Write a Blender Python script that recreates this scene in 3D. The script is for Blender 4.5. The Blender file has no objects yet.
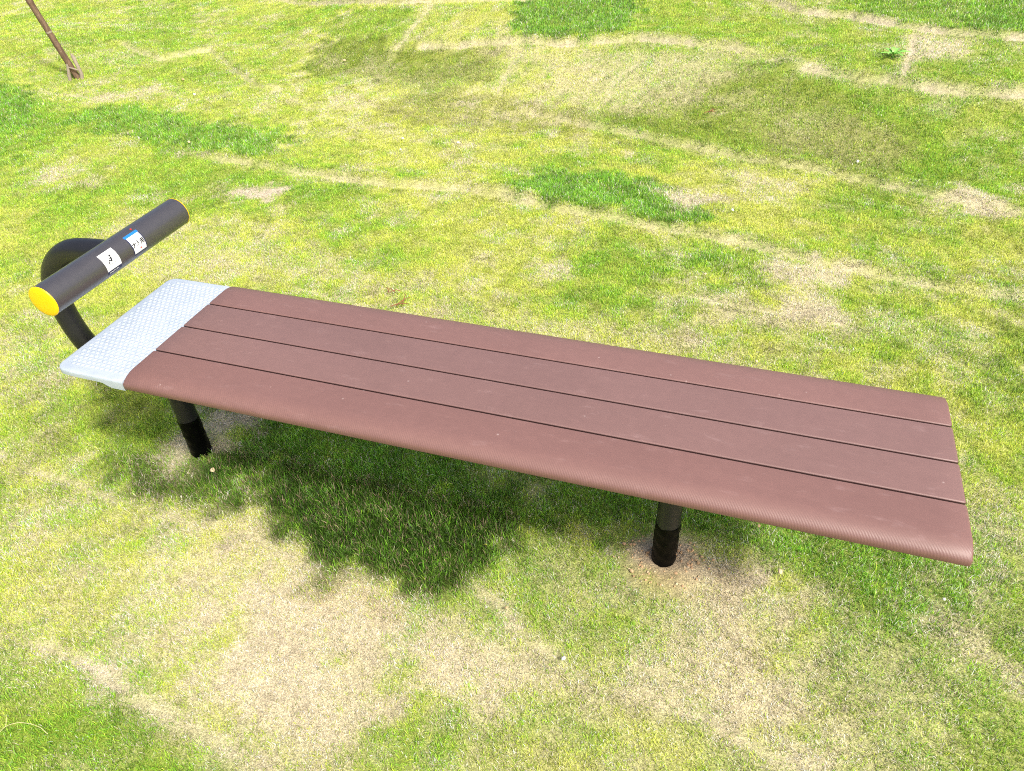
import bpy, bmesh, math, random
import numpy as np
from mathutils import Vector, Matrix

random.seed(7)
rng = np.random.default_rng(11)
scene = bpy.context.scene
col = scene.collection
PI = math.pi

# ------------------------------------------------------------------ helpers
def link(name, me, mat=None, parent=None):
    o = bpy.data.objects.new(name, me)
    col.objects.link(o)
    if mat is not None:
        for m in (mat if isinstance(mat, (list, tuple)) else [mat]):
            me.materials.append(m)
    if parent is not None:
        o.parent = parent
    return o

def obj(name, bm, mat=None, parent=None, smooth=True):
    me = bpy.data.meshes.new(name)
    bm.normal_update()
    bm.to_mesh(me); bm.free()
    if smooth:
        for p in me.polygons: p.use_smooth = True
        try: me.set_sharp_from_angle(angle=math.radians(38))
        except Exception: pass
    return link(name, me, mat, parent)

def tag(o, label=None, cat=None, group=None, kind=None):
    if label: o['label'] = label
    if cat: o['category'] = cat
    if group: o['group'] = group
    if kind: o['kind'] = kind
    return o

def empty(name, loc, rz=0):
    o = bpy.data.objects.new(name, None); col.objects.link(o)
    o.location = loc; o.rotation_euler = (0, 0, rz); o.empty_display_size = .1
    return o

def add_tube(bm, pts, radii, seg=24, cap=True, up=(0, 1, 0), mat=0):
    """swept tube through pts; up is any vector never parallel to the path"""
    pts = [Vector(p) for p in pts]
    if not hasattr(radii, '__len__'): radii = [radii] * len(pts)
    rings = []
    for i, p in enumerate(pts):
        if i == 0: t = pts[1] - p
        elif i == len(pts) - 1: t = p - pts[i - 1]
        else: t = (pts[i + 1] - p).normalized() + (p - pts[i - 1]).normalized()
        t.normalize()
        a = Vector(up).cross(t).normalized(); b = t.cross(a)
        rings.append([bm.verts.new(p + radii[i] * (math.cos(k * 2 * PI / seg) * a + math.sin(k * 2 * PI / seg) * b)) for k in range(seg)])
    for r0, r1 in zip(rings, rings[1:]):
        for k in range(seg):
            f = bm.faces.new((r0[k], r0[(k + 1) % seg], r1[(k + 1) % seg], r1[k])); f.material_index = mat
    if cap:
        bm.faces.new(list(reversed(rings[0]))).material_index = mat
        bm.faces.new(rings[-1]).material_index = mat
    return rings

def spline(pts, n=10):
    pts = [Vector(p) for p in pts]
    out = []
    q = [pts[0] * 2 - pts[1]] + pts + [pts[-1] * 2 - pts[-2]]
    for i in range(1, len(q) - 2):
        for k in range(n):
            t = k / n
            a, b, c, d = q[i - 1], q[i], q[i + 1], q[i + 2]
            out.append(.5 * ((2 * b) + (c - a) * t + (2 * a - 5 * b + 4 * c - d) * t * t + (3 * b - a - 3 * c + d) * t ** 3))
    out.append(pts[-1])
    return out

def add_box(bm, x0, x1, y0, y1, z0, z1, bevel=0.0, seg=2):
    r = bmesh.ops.create_cube(bm, size=1)
    for v in r['verts']:
        v.co = Vector((x0 + (v.co.x + .5) * (x1 - x0), y0 + (v.co.y + .5) * (y1 - y0), z0 + (v.co.z + .5) * (z1 - z0)))
    if bevel:
        es = list({e for v in r['verts'] for e in v.link_edges})
        bmesh.ops.bevel(bm, geom=es, offset=bevel, segments=seg, affect='EDGES', profile=.6)

# ------------------------------------------------------------------ node helper
class NT:
    def __init__(s, name):
        s.m = bpy.data.materials.new(name); s.m.use_nodes = True
        s.t = s.m.node_tree; s.t.nodes.clear()
        s.out = s.n('ShaderNodeOutputMaterial')
        s.b = s.n('ShaderNodeBsdfPrincipled')
        s.l(s.b.outputs[0], s.out.inputs['Surface'])
    def n(s, ty, **kw):
        nd = s.t.nodes.new(ty)
        for k, v in kw.items():
            if k in ('blend_type', 'data_type', 'operation', 'attribute_name', 'wave_type', 'bands_direction', 'wave_profile', 'feature', 'attribute_type', 'noise_dimensions'): setattr(nd, k, v)
            else: nd.inputs[k].default_value = v
        return nd
    def l(s, a, b): s.t.links.new(a, b)
    def noise(s, co, scale, detail=4, rough=.55):
        nd = s.n('ShaderNodeTexNoise', Scale=scale, Detail=detail, Roughness=rough)
        s.l(co, nd.inputs['Vector']); return nd.outputs['Fac']
    def coord(s, scale=(1, 1, 1), rot=(0, 0, 0), which='Object'):
        tc = s.n('ShaderNodeTexCoord'); mp = s.n('ShaderNodeMapping')
        mp.inputs['Scale'].default_value = scale; mp.inputs['Rotation'].default_value = rot
        s.l(tc.outputs[which], mp.inputs['Vector']); return mp.outputs[0]
    def ramp(s, fac, stops):
        r = s.n('ShaderNodeValToRGB'); e = r.color_ramp.elements
        while len(e) < len(stops): e.new(.5)
        for i, (p, c) in enumerate(stops):
            e[i].position = p; e[i].color = (c, c, c, 1) if not hasattr(c, '__len__') else (*c, 1)
        s.l(fac, r.inputs['Fac']); return r.outputs['Color']
    def mix(s, fac, a, b, mode='MIX'):
        m = s.n('ShaderNodeMix', data_type='RGBA', blend_type=mode)
        for v, i in ((fac, 0), (a, 6), (b, 7)):
            if hasattr(v, 'links'): s.l(v, m.inputs[i])
            elif hasattr(v, '__len__'): m.inputs[i].default_value = (*v[:3], 1)
            else: m.inputs[i].default_value = v
        return m.outputs[2]
    def bump(s, h, strength, dist, prev=None):
        b = s.n('ShaderNodeBump', Strength=strength, Distance=dist)
        s.l(h, b.inputs['Height'])
        if prev is not None: s.l(prev, b.inputs['Normal'])
        return b.outputs[0]

def srgb(r, g, b):
    return tuple(((c / 255) / 12.92 if c / 255 <= .04045 else ((c / 255 + .055) / 1.055) ** 2.4) for c in (r, g, b))

def simple(name, c, rough=.5, metal=0, var=.15, scale=30, bump=.0, spec=.5):
    t = NT(name); co = t.coord()
    n = t.noise(co, scale, 5)
    t.l(t.mix(t.ramp(n, [(.3, 0), (.7, 1)]), tuple(x * (1 - var) for x in c), tuple(min(1, x * (1 + var)) for x in c)), t.b.inputs['Base Color'])
    t.l(t.ramp(t.noise(co, scale * 2.3, 3), [(.2, max(0, rough - .08)), (.8, min(1, rough + .08))]), t.b.inputs['Roughness'])
    t.b.inputs['Metallic'].default_value = metal
    t.b.inputs['Specular IOR Level'].default_value = spec
    if bump: t.l(t.bump(t.noise(co, scale * 6, 3), bump, .001), t.b.inputs['Normal'])
    return t.m
PATCHES = [
  ('g', 0.35, 0.35, [(-6.75,5.38),(-2.6,5.28),(-1.87,3.49),(-0.91,2.21),(-0.95,1.24),(-1.85,1.46),(-2.4,1.33)]),
  ('g', 0.55, 0.1, [(0.04,4.72),(3.01,5.36),(2.62,2.39),(2.05,2.5),(1.19,2.62),(0.41,2.92)]),
  ('g', 0.4, 0.15, [(-4.79,3.92),(-4.26,4.29),(-3.28,3.97),(-2.86,3.29),(-3.65,3.16)]),
  ('g', 0.6, 0.15, [(-5.16,5.43),(-4.3,5.45),(-3.13,4.02),(-3.78,4.09)]),
  ('g', 0.75, 0.1, [(-2.12,4.61),(-1.32,4.46),(-1.26,3.97),(-1.82,4.03),(-2.11,4.32)]),
  ('lush', 0.6, 0.15, [(1.43,5.3),(3.06,5.63),(2.81,4.08),(2.29,4.15),(1.9,4.35)]),
  ('lush', 0.8, 0.12, [(2.52,4.83),(3.01,5.36),(2.81,4.11),(2.48,4.2)]),
  ('g', 0.95, 0.05, [(0.45,2.98),(0.72,3.44),(1.16,3.68),(1.5,3.67),(2.21,3.03),(2.0,2.58),(1.37,2.82),(0.77,2.87)]),
  ('olive', 0.6, 0.05, [(0.43,3.08),(0.74,3.34),(1.17,3.57),(1.51,3.56),(2.1,3.02),(1.96,2.69),(1.37,2.82),(0.77,2.87)]),
  ('olive', 0.8, 0.08, [(-1.92,3.58),(-1.99,4.1),(-1.08,3.89),(-0.45,3.91),(-0.44,3.58),(-0.76,3.46),(-1.21,3.45)]),
  ('olive', 0.7, 0.06, [(-1.19,3.19),(-0.67,3.43),(0.43,3.1),(0.43,2.84),(-0.25,2.86),(-0.93,2.89)]),
  ('g', 0.6, 0.06, [(-1.92,3.58),(-1.99,4.1),(-1.08,3.89),(-0.45,3.91),(-0.44,3.58),(-0.76,3.46),(-1.21,3.45)]),
  ('dark', 0.12, 0.08, [(-1.84,3.59),(-1.96,4.05),(-1.34,3.93),(-1.2,3.53)]),
  ('dry', 0.18, 0.12, [(-1.24,3.53),(-0.74,3.82),(-0.42,3.74),(0.43,3.1),(-0.27,2.9),(-1.09,3.06)]),
  ('olive', 0.6, 0.08, [(1.35,3.06),(1.86,3.11),(2.08,2.87),(2.0,2.54),(1.73,2.63),(1.38,2.72)]),
  ('dry', 0.22, 0.12, [(1.21,3.29),(1.95,3.18),(2.05,2.78),(1.91,2.58),(1.58,2.69),(1.25,3.01)]),
  ('g', 0.5, 0.12, [(2.11,3.96),(2.69,3.9),(2.63,3.36),(2.12,3.45)]),
  ('g', 0.5, 0.15, [(1.96,2.78),(2.32,2.87),(2.59,2.8),(2.56,2.49),(2.3,2.49),(2.02,2.49)]),
  ('dry', 0.5, 0.14, [(-0.25,3.75),(0.51,3.86),(1.18,3.73),(0.99,3.25),(0.41,3.17),(-0.02,3.45)]),
  ('dry', 0.5, 0.12, [(-0.68,4.05),(-0.44,4.26),(-0.18,3.9),(-0.27,3.73)]),
  ('lush', 1, 0.05, [(-0.42,3.97),(-0.51,4.47),(-0.67,5.4),(0.17,5.58),(0.38,4.54),(0.36,4.12),(0.15,3.97),(-0.11,3.91)]),
  ('lush', 1, 0.05, [(0.26,1.96),(0.22,2.26),(0.38,2.37),(0.66,2.33),(0.93,2.3),(1.14,2.15),(1.2,1.95),(1.09,1.84),(0.81,1.89),(0.51,1.93)]),
  ('lush', 0.9, 0.07, [(-3.01,2.38),(-2.91,2.73),(-2.59,2.75),(-2.09,2.62),(-1.52,2.55),(-1.3,2.4),(-1.37,2.11),(-1.74,2.15),(-2.3,2.22)]),
  ('lush', 0.9, 0.06, [(-4.21,2.78),(-3.7,2.82),(-3.49,2.68),(-3.13,2.24),(-3.2,1.85)]),
  ('dark', 0.4, 0.06, [(-4.13,2.7),(-3.68,2.73),(-3.5,2.58),(-3.35,2.37),(-3.42,2.05)]),
  ('lush', 0.5, 0.12, [(-4.29,2.85),(-3.48,2.88),(-2.89,2.26),(-2.74,1.65),(-2.92,1.61)]),
  ('lush', 0.6, 0.12, [(1.04,1.62),(1.15,1.73),(1.36,1.76),(1.54,1.63),(1.52,1.46),(1.4,1.4),(1.2,1.42)]),
  ('g', 0.6, 0.15, [(1.77,1.52),(1.99,1.54),(2.18,1.38),(2.44,1.38),(2.37,1.02),(2.18,0.91),(2.11,1.04),(1.8,1.11)]),
  ('lush', 0.4, 0.15, [(2.1,1.23),(2.41,1.25),(2.36,0.96),(2.22,0.94),(2.11,1.03)]),
  ('g', 0.55, 0.1, [(-1.44,1.88),(-1.08,2.06),(-0.72,1.98),(-0.46,1.85),(-0.55,1.57),(-0.93,1.54),(-1.2,1.56)]),
  ('g', 0.5, 0.12, [(-1.83,2.0),(-1.37,1.83),(-1.14,1.51),(-1.53,1.54)]),
  ('g', 0.3, 0.2, [(0.48,1.69),(0.94,1.71),(1.07,1.23),(1.01,0.93),(0.67,1.05)]),
  ('g', 0.3, 0.2, [(-0.37,1.24),(-0.11,1.44),(0.19,1.08),(-0.07,0.97)]),
  ('g', 0.6, 0.2, [(-0.99,0.02),(-0.63,0.21),(-0.09,0.15),(-0.02,-0.2),(-0.34,-0.16),(-0.7,-0.13)]),
  ('olive', 0.35, 0.2, [(-0.8,0.1),(-0.52,0.18),(-0.2,0.09),(-0.09,-0.2),(-0.36,-0.15),(-0.65,-0.09)]),
  ('g', 0.75, 0.08, [(-0.2,-0.71),(0.01,-0.73),(0.27,-0.73),(0.54,-0.76),(0.65,-0.83),(0.03,-1.03),(-0.34,-0.7)]),
  ('g', 0.6, 0.12, [(0.96,0.0),(1.14,0.04),(1.31,-0.07),(1.41,-0.11),(1.49,-0.23),(1.27,-0.31),(1.11,-0.26),(0.94,-0.2)]),
  ('dry', 0.3, 0.2, [(0.69,-0.09),(1.03,0.05),(1.43,-0.1),(1.28,-0.34),(0.94,-0.36)]),
  ('g', 0.65, 0.12, [(1.6,-0.08),(1.8,0.04),(2.24,0.29),(2.12,-0.37),(1.77,-0.48),(1.67,-0.32)]),
  ('dry', 0.42, 0.2, [(1.6,-0.08),(1.8,0.04),(2.12,0.11),(2.16,-0.15),(1.96,-0.42),(1.77,-0.48),(1.67,-0.32)]),
  ('dry', 0.38, 0.25, [(-0.76,-0.19),(-0.21,-0.23),(0.25,-0.25),(0.6,-0.62),(0.26,-0.71),(-0.23,-0.68)]),
  ('dry', 0.85, 0.1, [(0.07,-0.32),(0.25,-0.29),(0.61,-0.28),(0.92,-0.3),(1.15,-0.38),(0.97,-0.51),(0.66,-0.58),(0.49,-0.61),(0.21,-0.5)]),
  ('dry', 0.55, 0.1, [(0.42,-0.27),(0.68,-0.26),(0.83,-0.34),(0.75,-0.45),(0.52,-0.43)]),
  ('dry', 0.75, 0.1, [(0.21,-0.29),(0.53,-0.3),(0.84,-0.34),(0.99,-0.48),(0.68,-0.62),(0.35,-0.56)]),
  ('brown', 0.4, 0.08, [(0.53,-0.28),(0.75,-0.28),(0.74,-0.38),(0.55,-0.39)]),
  ('dry', 0.8, 0.1, [(0.28,-0.6),(0.59,-0.47),(0.8,-0.56),(0.75,-0.8),(0.52,-0.74)]),
  ('dry', 0.6, 0.08, [(-0.2,-0.24),(0.02,-0.21),(0.34,-0.23),(0.53,-0.24),(0.41,-0.31),(0.07,-0.32)]),
  ('dry', 0.9, 0.07, [(1.25,-0.4),(1.28,-0.29),(1.43,-0.1),(1.56,-0.06),(1.56,-0.2),(1.65,-0.37),(1.75,-0.42),(1.6,-0.42),(1.45,-0.4)]),
  ('dry', 0.8, 0.06, [(1.25,-0.03),(1.29,0.04),(1.46,0.04),(1.66,0.02),(1.72,-0.03),(1.53,-0.11),(1.4,-0.09)]),
  ('brown', 0.5, 0.06, [(1.25,-0.03),(1.29,0.04),(1.46,0.04),(1.59,0.01),(1.47,-0.06),(1.38,-0.07)]),
  ('lush', 0.85, 0.08, [(-0.26,0.34),(1.06,0.39),(2.21,0.36),(2.15,0.16),(2.0,-0.04),(1.85,-0.03),(1.71,-0.01),(1.59,0.03),(1.52,0.04),(1.41,0.02),(1.26,0.02),(1.03,0.02),(0.85,0.05),(0.22,0.02),(-0.01,0.04)]),
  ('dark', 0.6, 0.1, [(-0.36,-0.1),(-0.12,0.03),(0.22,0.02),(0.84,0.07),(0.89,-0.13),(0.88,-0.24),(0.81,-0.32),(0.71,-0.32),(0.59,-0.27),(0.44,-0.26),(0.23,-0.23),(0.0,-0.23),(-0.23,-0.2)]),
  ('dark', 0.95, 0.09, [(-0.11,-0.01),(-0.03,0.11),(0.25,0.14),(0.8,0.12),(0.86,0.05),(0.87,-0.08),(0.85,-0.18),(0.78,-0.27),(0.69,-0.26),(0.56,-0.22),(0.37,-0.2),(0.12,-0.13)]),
  ('dry', 0.8, 0.03, [(1.23,-0.01),(1.28,0.05),(1.39,0.04),(1.5,0.01),(1.66,0.0),(1.71,-0.03),(1.53,-0.09),(1.4,-0.08),(1.28,-0.08)]),
  ('bare', 0.85, 0.035, [(1.23,-0.03),(1.26,0.02),(1.38,0.06),(1.42,0.01),(1.37,-0.04),(1.27,-0.07)]),
  ('dry', 0.9, 0.05, [(-0.28,0.01),(-0.29,0.15),(-0.12,0.2),(-0.03,0.13),(-0.12,0.06),(-0.14,-0.07)]),
  ('bare', 0.5, 0.04, [(-0.26,0.17),(-0.13,0.21),(-0.04,0.14),(-0.15,0.09)]),
  ('dry', 0.95, 0.05, [(2.1,-0.07),(2.18,-0.05),(2.16,-0.15),(2.1,-0.14)]),
  ('bare', 0.7, 0.04, [(1.53,0.02),(1.59,0.01),(1.58,-0.02),(1.53,-0.01)]),
  ('bare', 0.9, 0.05, [(-1.25,1.76),(-0.98,1.86),(-0.99,1.71),(-1.14,1.65)]),
  ('dry', 0.85, 0.08, [(-3.14,2.88),(-2.87,3.2),(-2.7,3.06),(-3.08,2.75)]),
  ('dry', 0.75, 0.08, [(-2.54,1.6),(-2.38,1.81),(-2.17,1.75),(-2.27,1.49)]),
  ('dry', 0.9, 0.06, [(0.94,2.25),(1.24,2.24),(1.22,2.13),(1.01,2.08)]),
  ('dry', 0.85, 0.07, [(1.45,1.69),(1.88,1.69),(1.85,1.59),(1.66,1.46),(1.78,1.24),(1.48,1.28),(1.62,1.39),(1.52,1.57)]),
  ('dry', 0.5, 0.1, [(1.25,1.31),(1.83,1.25),(1.63,1.1),(1.27,1.14)]),
  ('dry', 0.7, 0.05, [(0.56,1.41),(0.72,1.39),(0.72,1.3),(0.6,1.29)]),
  ('dry', 0.8, 0.06, [(2.27,2.58),(2.43,2.49),(2.47,2.34),(2.25,2.38)]),
  ('dry', 0.8, 0.06, [(2.09,4.13),(2.44,4.01),(2.36,3.73),(2.07,3.65)]),
  ('dry', 0.7, 0.05, [(2.44,3.06),(2.55,3.02),(2.5,2.97),(2.42,3.01)]),
  ('dry', 0.6, 0.08, [(2.13,2.41),(2.3,2.49),(2.33,2.34),(2.15,2.25)]),
  ('dry', 0.5, 0.2, [(-1.18,1.03),(-0.73,1.01),(0.95,0.86),(1.51,0.86),(1.28,1.07),(0.54,0.94),(-0.8,1.27)]),
  ('dry', 0.5, 0.15, [(-1.36,0.37),(-1.06,0.37),(-0.76,0.2),(-0.91,0.04),(-0.99,0.02)]),
  ('g', 0.5, 0.12, [(0.71,-0.04),(1.14,0.05),(1.38,-0.12),(1.46,-0.31),(1.23,-0.41),(1.03,-0.33),(0.82,-0.31)]),
  ('dry', 0.25, 0.2, [(0.99,-0.35),(1.47,-0.39),(1.68,-0.51),(0.91,-0.75),(0.89,-0.54)]),
  ('dry', 0.5, 0.15, [(2.1,0.44),(2.27,0.45),(2.23,0.23),(2.08,0.16)]),
  ('brown', 0.4, 0.06, [(-0.11,0.99),(0.1,0.98),(0.27,0.89),(0.06,0.89)]),
  ('dry', 0.6, 0.06, [(1.96,0.0),(2.11,-0.01),(2.05,-0.08)]),
]
SEAMS = [
  (0.045, 0.8, [(-1.1,3.92),(-0.7,3.91),(-0.33,3.92),(-0.04,3.89),(0.23,3.92),(0.49,3.96),(0.83,3.88),(1.15,3.77)]),
  (0.05, 1, [(1.18,4.84),(1.46,4.5),(1.78,4.38),(2.07,4.21),(2.28,4.13),(2.79,4.0)]),
  (0.045, 1, [(2.06,3.41),(2.09,3.71),(2.15,4.14)]),
  (0.042, 0.9, [(1.54,3.58),(1.79,3.48),(2.07,3.41),(2.33,3.33),(2.7,3.28)]),
  (0.04, 0.7, [(-1.29,3.9),(-1.22,4.42),(-1.38,4.94)]),
  (0.035, 0.55, [(0.22,1.96),(0.52,1.89),(0.91,1.85),(1.19,1.81),(1.53,1.72),(1.85,1.67),(2.21,1.6),(2.48,1.6)]),
  (0.03, 0.6, [(-1.54,2.07),(-0.99,2.02),(-0.67,1.99),(-0.36,1.96),(-0.03,1.99),(0.3,1.94)]),
  (0.04, 0.8, [(-3.42,5.54),(-1.54,4.58),(-0.49,4.66)]),
  (0.035, 0.9, [(-0.33,-0.68),(-0.21,-0.69),(-0.09,-0.69),(0.09,-0.71),(0.24,-0.72),(0.39,-0.74),(0.54,-0.77)]),
  (0.03, 0.75, [(-0.84,-0.19),(-0.47,-0.23),(-0.12,-0.25),(0.23,-0.26),(0.51,-0.32)]),
  (0.03, 0.8, [(1.21,1.31),(1.33,1.28),(1.55,1.26),(1.83,1.22)]),
  (0.03, 0.75, [(0.89,-0.23),(1.09,-0.35),(1.25,-0.4),(1.47,-0.41),(1.68,-0.44)]),
  (0.035, 0.5, [(-0.01,3.11),(0.71,2.89),(1.06,2.79),(1.58,2.63),(2.05,2.5),(2.38,2.41),(2.61,2.35)]),
  (0.03, 0.5, [(2.06,0.36),(2.25,0.34)]),
  (0.05, 0.5, [(-0.21,2.84),(-0.33,3.47),(-0.32,3.87)]),
  (0.03, 0.5, [(-0.33,0.93),(0.23,0.88),(0.81,0.85),(1.31,0.8)]),
  (0.04, 0.5, [(-3.81,3.9),(-3.26,3.69),(-3.04,4.04),(-2.04,3.24)]),
  (0.04, 0.6, [(-3.63,2.84),(-2.98,2.82),(-2.76,3.17)]),
  (0.04, 0.6, [(0.41,3.19),(0.42,3.44),(0.54,3.69)]),
  (0.04, 0.5, [(1.65,4.78),(1.6,4.45)]),
  (0.04, 0.6, [(1.33,3.67),(1.45,3.67),(1.79,3.48)]),
]
STAKE_TOP = (-3.627, 3.062, .569)
DEBRIS = [(.10, .90, .07, .4), (.05, .99, .04, 2.3), (1.71, .18, .03, .3), (1.03, 3.15, .06, .2)]
DEBLAB = ['reddish brown dead twigs on the turf just behind the left half of the bench', 'short dead twig a little further behind the bench than the reddish bunch', 'small forked twig in the shaded grass right of the right post', 'dark dead twig lying at the foot of the turf bank']

# ------------------------------------------------------------------ terrain
CAM = np.array([1.393, -1.265, 1.587])

def sm(a):
    a = np.clip(a, 0, 1); return a * a * (3 - 2 * a)

_lat = rng.random((64, 256, 256)).astype(np.float32)
def vnoise(x, y, k=0):
    """smooth lattice noise, 0..1"""
    L = _lat[k % 64]
    xi = np.floor(x).astype(int); yi = np.floor(y).astype(int)
    fx = x - xi; fy = y - yi; fx = fx * fx * (3 - 2 * fx); fy = fy * fy * (3 - 2 * fy)
    a = L[xi & 255, yi & 255]; b = L[(xi + 1) & 255, yi & 255]; c = L[xi & 255, (yi + 1) & 255]; d = L[(xi + 1) & 255, (yi + 1) & 255]
    return (a * (1 - fx) + b * fx) * (1 - fy) + (c * (1 - fx) + d * fx) * fy
def fbm(x, y, s, k=0, o=4, r=.5):
    t = 0; amp = 1; n = 0
    c, sn = math.cos(.6), math.sin(.6)
    u, v = x / s + 31.7 * (k + 1), y / s + 17.3 * (k + 1)
    for i in range(o):
        t = t + amp * vnoise(u, v, k * 5 + i); n += amp; amp *= r
        u, v = 2.03 * (c * u - sn * v), 2.03 * (sn * u + c * v)
    return t / n

M = {}
def height(x, y):
    s = .235 * (x + 1.81) + .972 * (y - 3.39)
    fx = sm((x + 3.2) / 1.8)
    s2 = np.minimum(s, 40.)
    h = fx * .24 * sm(s / 1.25) + .05 * np.maximum(s2, 0) * sm(s / 2) + .10 * np.exp(-((x + 4.6) ** 2 + (y - 3.6) ** 2) / 1.2)
    if 'step' in M:
        h = h + np.where((x > GX0) & (x < GX1) & (y > GY0) & (y < GY1), sample('step', x, y), 0)
    far = sm((np.hypot(x - .6, y) - .9) / 1.5)
    return h + far * .035 * (fbm(x, y, .9, 3, 3) - .5) + .012 * (fbm(x, y, .22, 5, 2) - .5)

# ------------------------------------------------------------------ turf map (world metres)
GX0, GX1, GY0, GY1, GS = -10.0, 7.0, -3.0, 10.0, .02
gx = np.arange(GX0, GX1, GS); gy = np.arange(GY0, GY1, GS)
X, Y = np.meshgrid(gx, gy, indexing='ij')
WX = X + .085 * (fbm(X, Y, .35, 7, 4) - .5) + .05 * (fbm(X, Y, .07, 8, 2) - .5)
WY = Y + .085 * (fbm(X, Y, .35, 9, 4) - .5) + .05 * (fbm(X, Y, .07, 10, 2) - .5)

def sdist(poly, x, y):
    """signed distance, negative inside"""
    d2 = np.full(x.shape, 1e9); inside = np.zeros(x.shape, bool)
    n = len(poly)
    for i in range(n):
        x1, y1 = poly[i]; x2, y2 = poly[(i + 1) % n]
        ex, ey = x2 - x1, y2 - y1
        t = np.clip(((x - x1) * ex + (y - y1) * ey) / (ex * ex + ey * ey + 1e-9), 0, 1)
        d2 = np.minimum(d2, (x - x1 - t * ex) ** 2 + (y - y1 - t * ey) ** 2)
        if y1 != y2:
            c = ((y1 > y) != (y2 > y)) & (x < (x2 - x1) * (y - y1) / (y2 - y1) + x1)
            inside ^= c
    return np.where(inside, -1, 1) * np.sqrt(d2)

def window(pts, pad):
    a = np.array(pts); lo = a.min(0) - pad; hi = a.max(0) + pad
    i0, i1 = np.clip(((lo[0] - GX0) / GS, (hi[0] - GX0) / GS + 1), 0, len(gx)).astype(int)
    j0, j1 = np.clip(((lo[1] - GY0) / GS, (hi[1] - GY0) / GS + 1), 0, len(gy)).astype(int)
    return slice(i0, i1), slice(j0, j1)

n1 = fbm(X, Y, .55, 1, 5, .55); n2 = fbm(X, Y, .16, 2, 4, .6); n3 = fbm(X, Y, .05, 4, 2); n4 = fbm(X, Y, 1.5, 6, 3)
M = {k: np.zeros(X.shape) for k in ('g', 'dry', 'olive', 'dark', 'bare', 'brown', 'tall')}
n5 = fbm(X, Y, .09, 11, 3, .6)
M['g'] += np.clip(.22 + 1.3 * (n1 - .5) + 1.1 * (n2 - .5) + 1.2 * (n5 - .5), 0, .75)
M['dry'] += np.clip(.03 + 1.0 * (.48 - n1) + 1.4 * (n2 - .5) + .5 * (n4 - .5) + 1.2 * (fbm(X, Y, .07, 12, 3, .6) - .5), 0, .6)
M['lum'] = 1 + .7 * (n5 - .5) + .9 * (n3 - .5)
for kind, st, soft, pts in PATCHES:
    w = window(pts, soft * 2 + .15)
    if w[0].start >= w[0].stop or w[1].start >= w[1].stop: continue
    d = sdist(pts, WX[w], WY[w])
    rag = (soft + .03) * (2.6 * (n2[w] - .5) + 1.6 * (n3[w] - .5))
    a = st * sm(.5 - (d + rag) / (2 * soft))
    a = a * np.clip(1 + (0 if kind in ('dark', 'bare', 'lush', 'dry') else 1.3) * (n5[w] - .52), .2, 1.25)
    a = np.clip(a, 0, 1)
    def up(k, t, a=a, w=w): M[k][w] += (t - M[k][w]) * a
    if kind == 'g': up('g', .8); M['dry'][w] *= (1 - .55 * a)
    elif kind == 'lush': up('g', .95); up('dry', .10); up('tall', .6)
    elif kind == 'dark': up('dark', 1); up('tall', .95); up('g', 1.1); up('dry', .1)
    elif kind == 'olive': up('olive', 1); M['g'][w] *= (1 - .3 * a)
    elif kind == 'dry':
        up('dry', .92); up('dark', 0); M['g'][w] *= (1 - .4 * a); M['tall'][w] *= (1 - .8 * a)
    elif kind == 'brown': up('brown', 1); up('dry', .9)
    elif kind == 'bare': up('bare', 1); up('dry', 1); up('tall', 0)
SG = np.zeros(X.shape)
def STEP(wd, pts): return max(p[1] for p in pts) > 1.2 and abs(pts[-1][0] - pts[0][0]) > .9
STP = np.zeros(X.shape)
for wd, st, pts in SEAMS:
    w = window(pts, .3)
    if w[0].start >= w[0].stop or w[1].start >= w[1].stop: continue
    x, y = .5 * (X[w] + WX[w]), .5 * (Y[w] + WY[w]); d2 = np.full(x.shape, 1e9)
    for (x1, y1), (x2, y2) in zip(pts, pts[1:]):
        ex, ey = x2 - x1, y2 - y1
        t = np.clip(((x - x1) * ex + (y - y1) * ey) / (ex * ex + ey * ey + 1e-9), 0, 1)
        d2 = np.minimum(d2, (x - x1 - t * ex) ** 2 + (y - y1 - t * ey) ** 2)
    d = np.sqrt(d2); far_side = y > np.interp(x, *zip(*sorted(pts)))
    if STEP(wd, pts): STP[w] += .030 * np.where(far_side, sm(d / .02) * (1 - sm(d / .28)), 0)
    brk = sm((n2[w] - .36) / .18)
    wd = wd * .6; a = st * sm(1.3 - d / (wd * (.40 + .75 * n5[w]))) * (.45 + .55 * brk) * (.8 + .7 * (n3[w] - .3))
    SG[w] = np.maximum(SG[w], a)
    b = st * .5 * sm(1 - d / (wd * 4.5)) * (.4 + .6 * brk)
    M['dry'][w] = np.maximum(M['dry'][w], np.maximum(a, b))
    M['bare'][w] = np.maximum(M['bare'][w], a * .55)
    M['tall'][w] *= (1 - a); M['dark'][w] *= (1 - a)
M['dark'] *= 1 - .75 * sm((Y + .02) / .08); M['tall'] *= 1 - .25 * sm((Y + .02) / .08) * (Y < .6)  # dark grass colour eased off where the bench's shadow falls, offsetting that shade
M['seam'] = SG; M['step'] = STP; M['lum'] *= 1 + .22 * np.clip(M['tall'], 0, 1) * (Y < .6) * (Y > -.05)  # lum also lifts tall grass in the bench's shadow band, fill light painted in
M['lum'] *= 1 - .28 * np.clip(M['olive'], 0, 1)
M['n2'] = n2; M['n1'] = n1

def sample(k, x, y):
    A = M[k]
    u = np.clip((x - GX0) / GS, 0, len(gx) - 1.001); v = np.clip((y - GY0) / GS, 0, len(gy) - 1.001)
    i = u.astype(int); j = v.astype(int); fu = u - i; fv = v - j
    return (A[i, j] * (1 - fu) + A[i + 1, j] * fu) * (1 - fv) + (A[i, j + 1] * (1 - fu) + A[i + 1, j + 1] * fu) * fv

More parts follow.
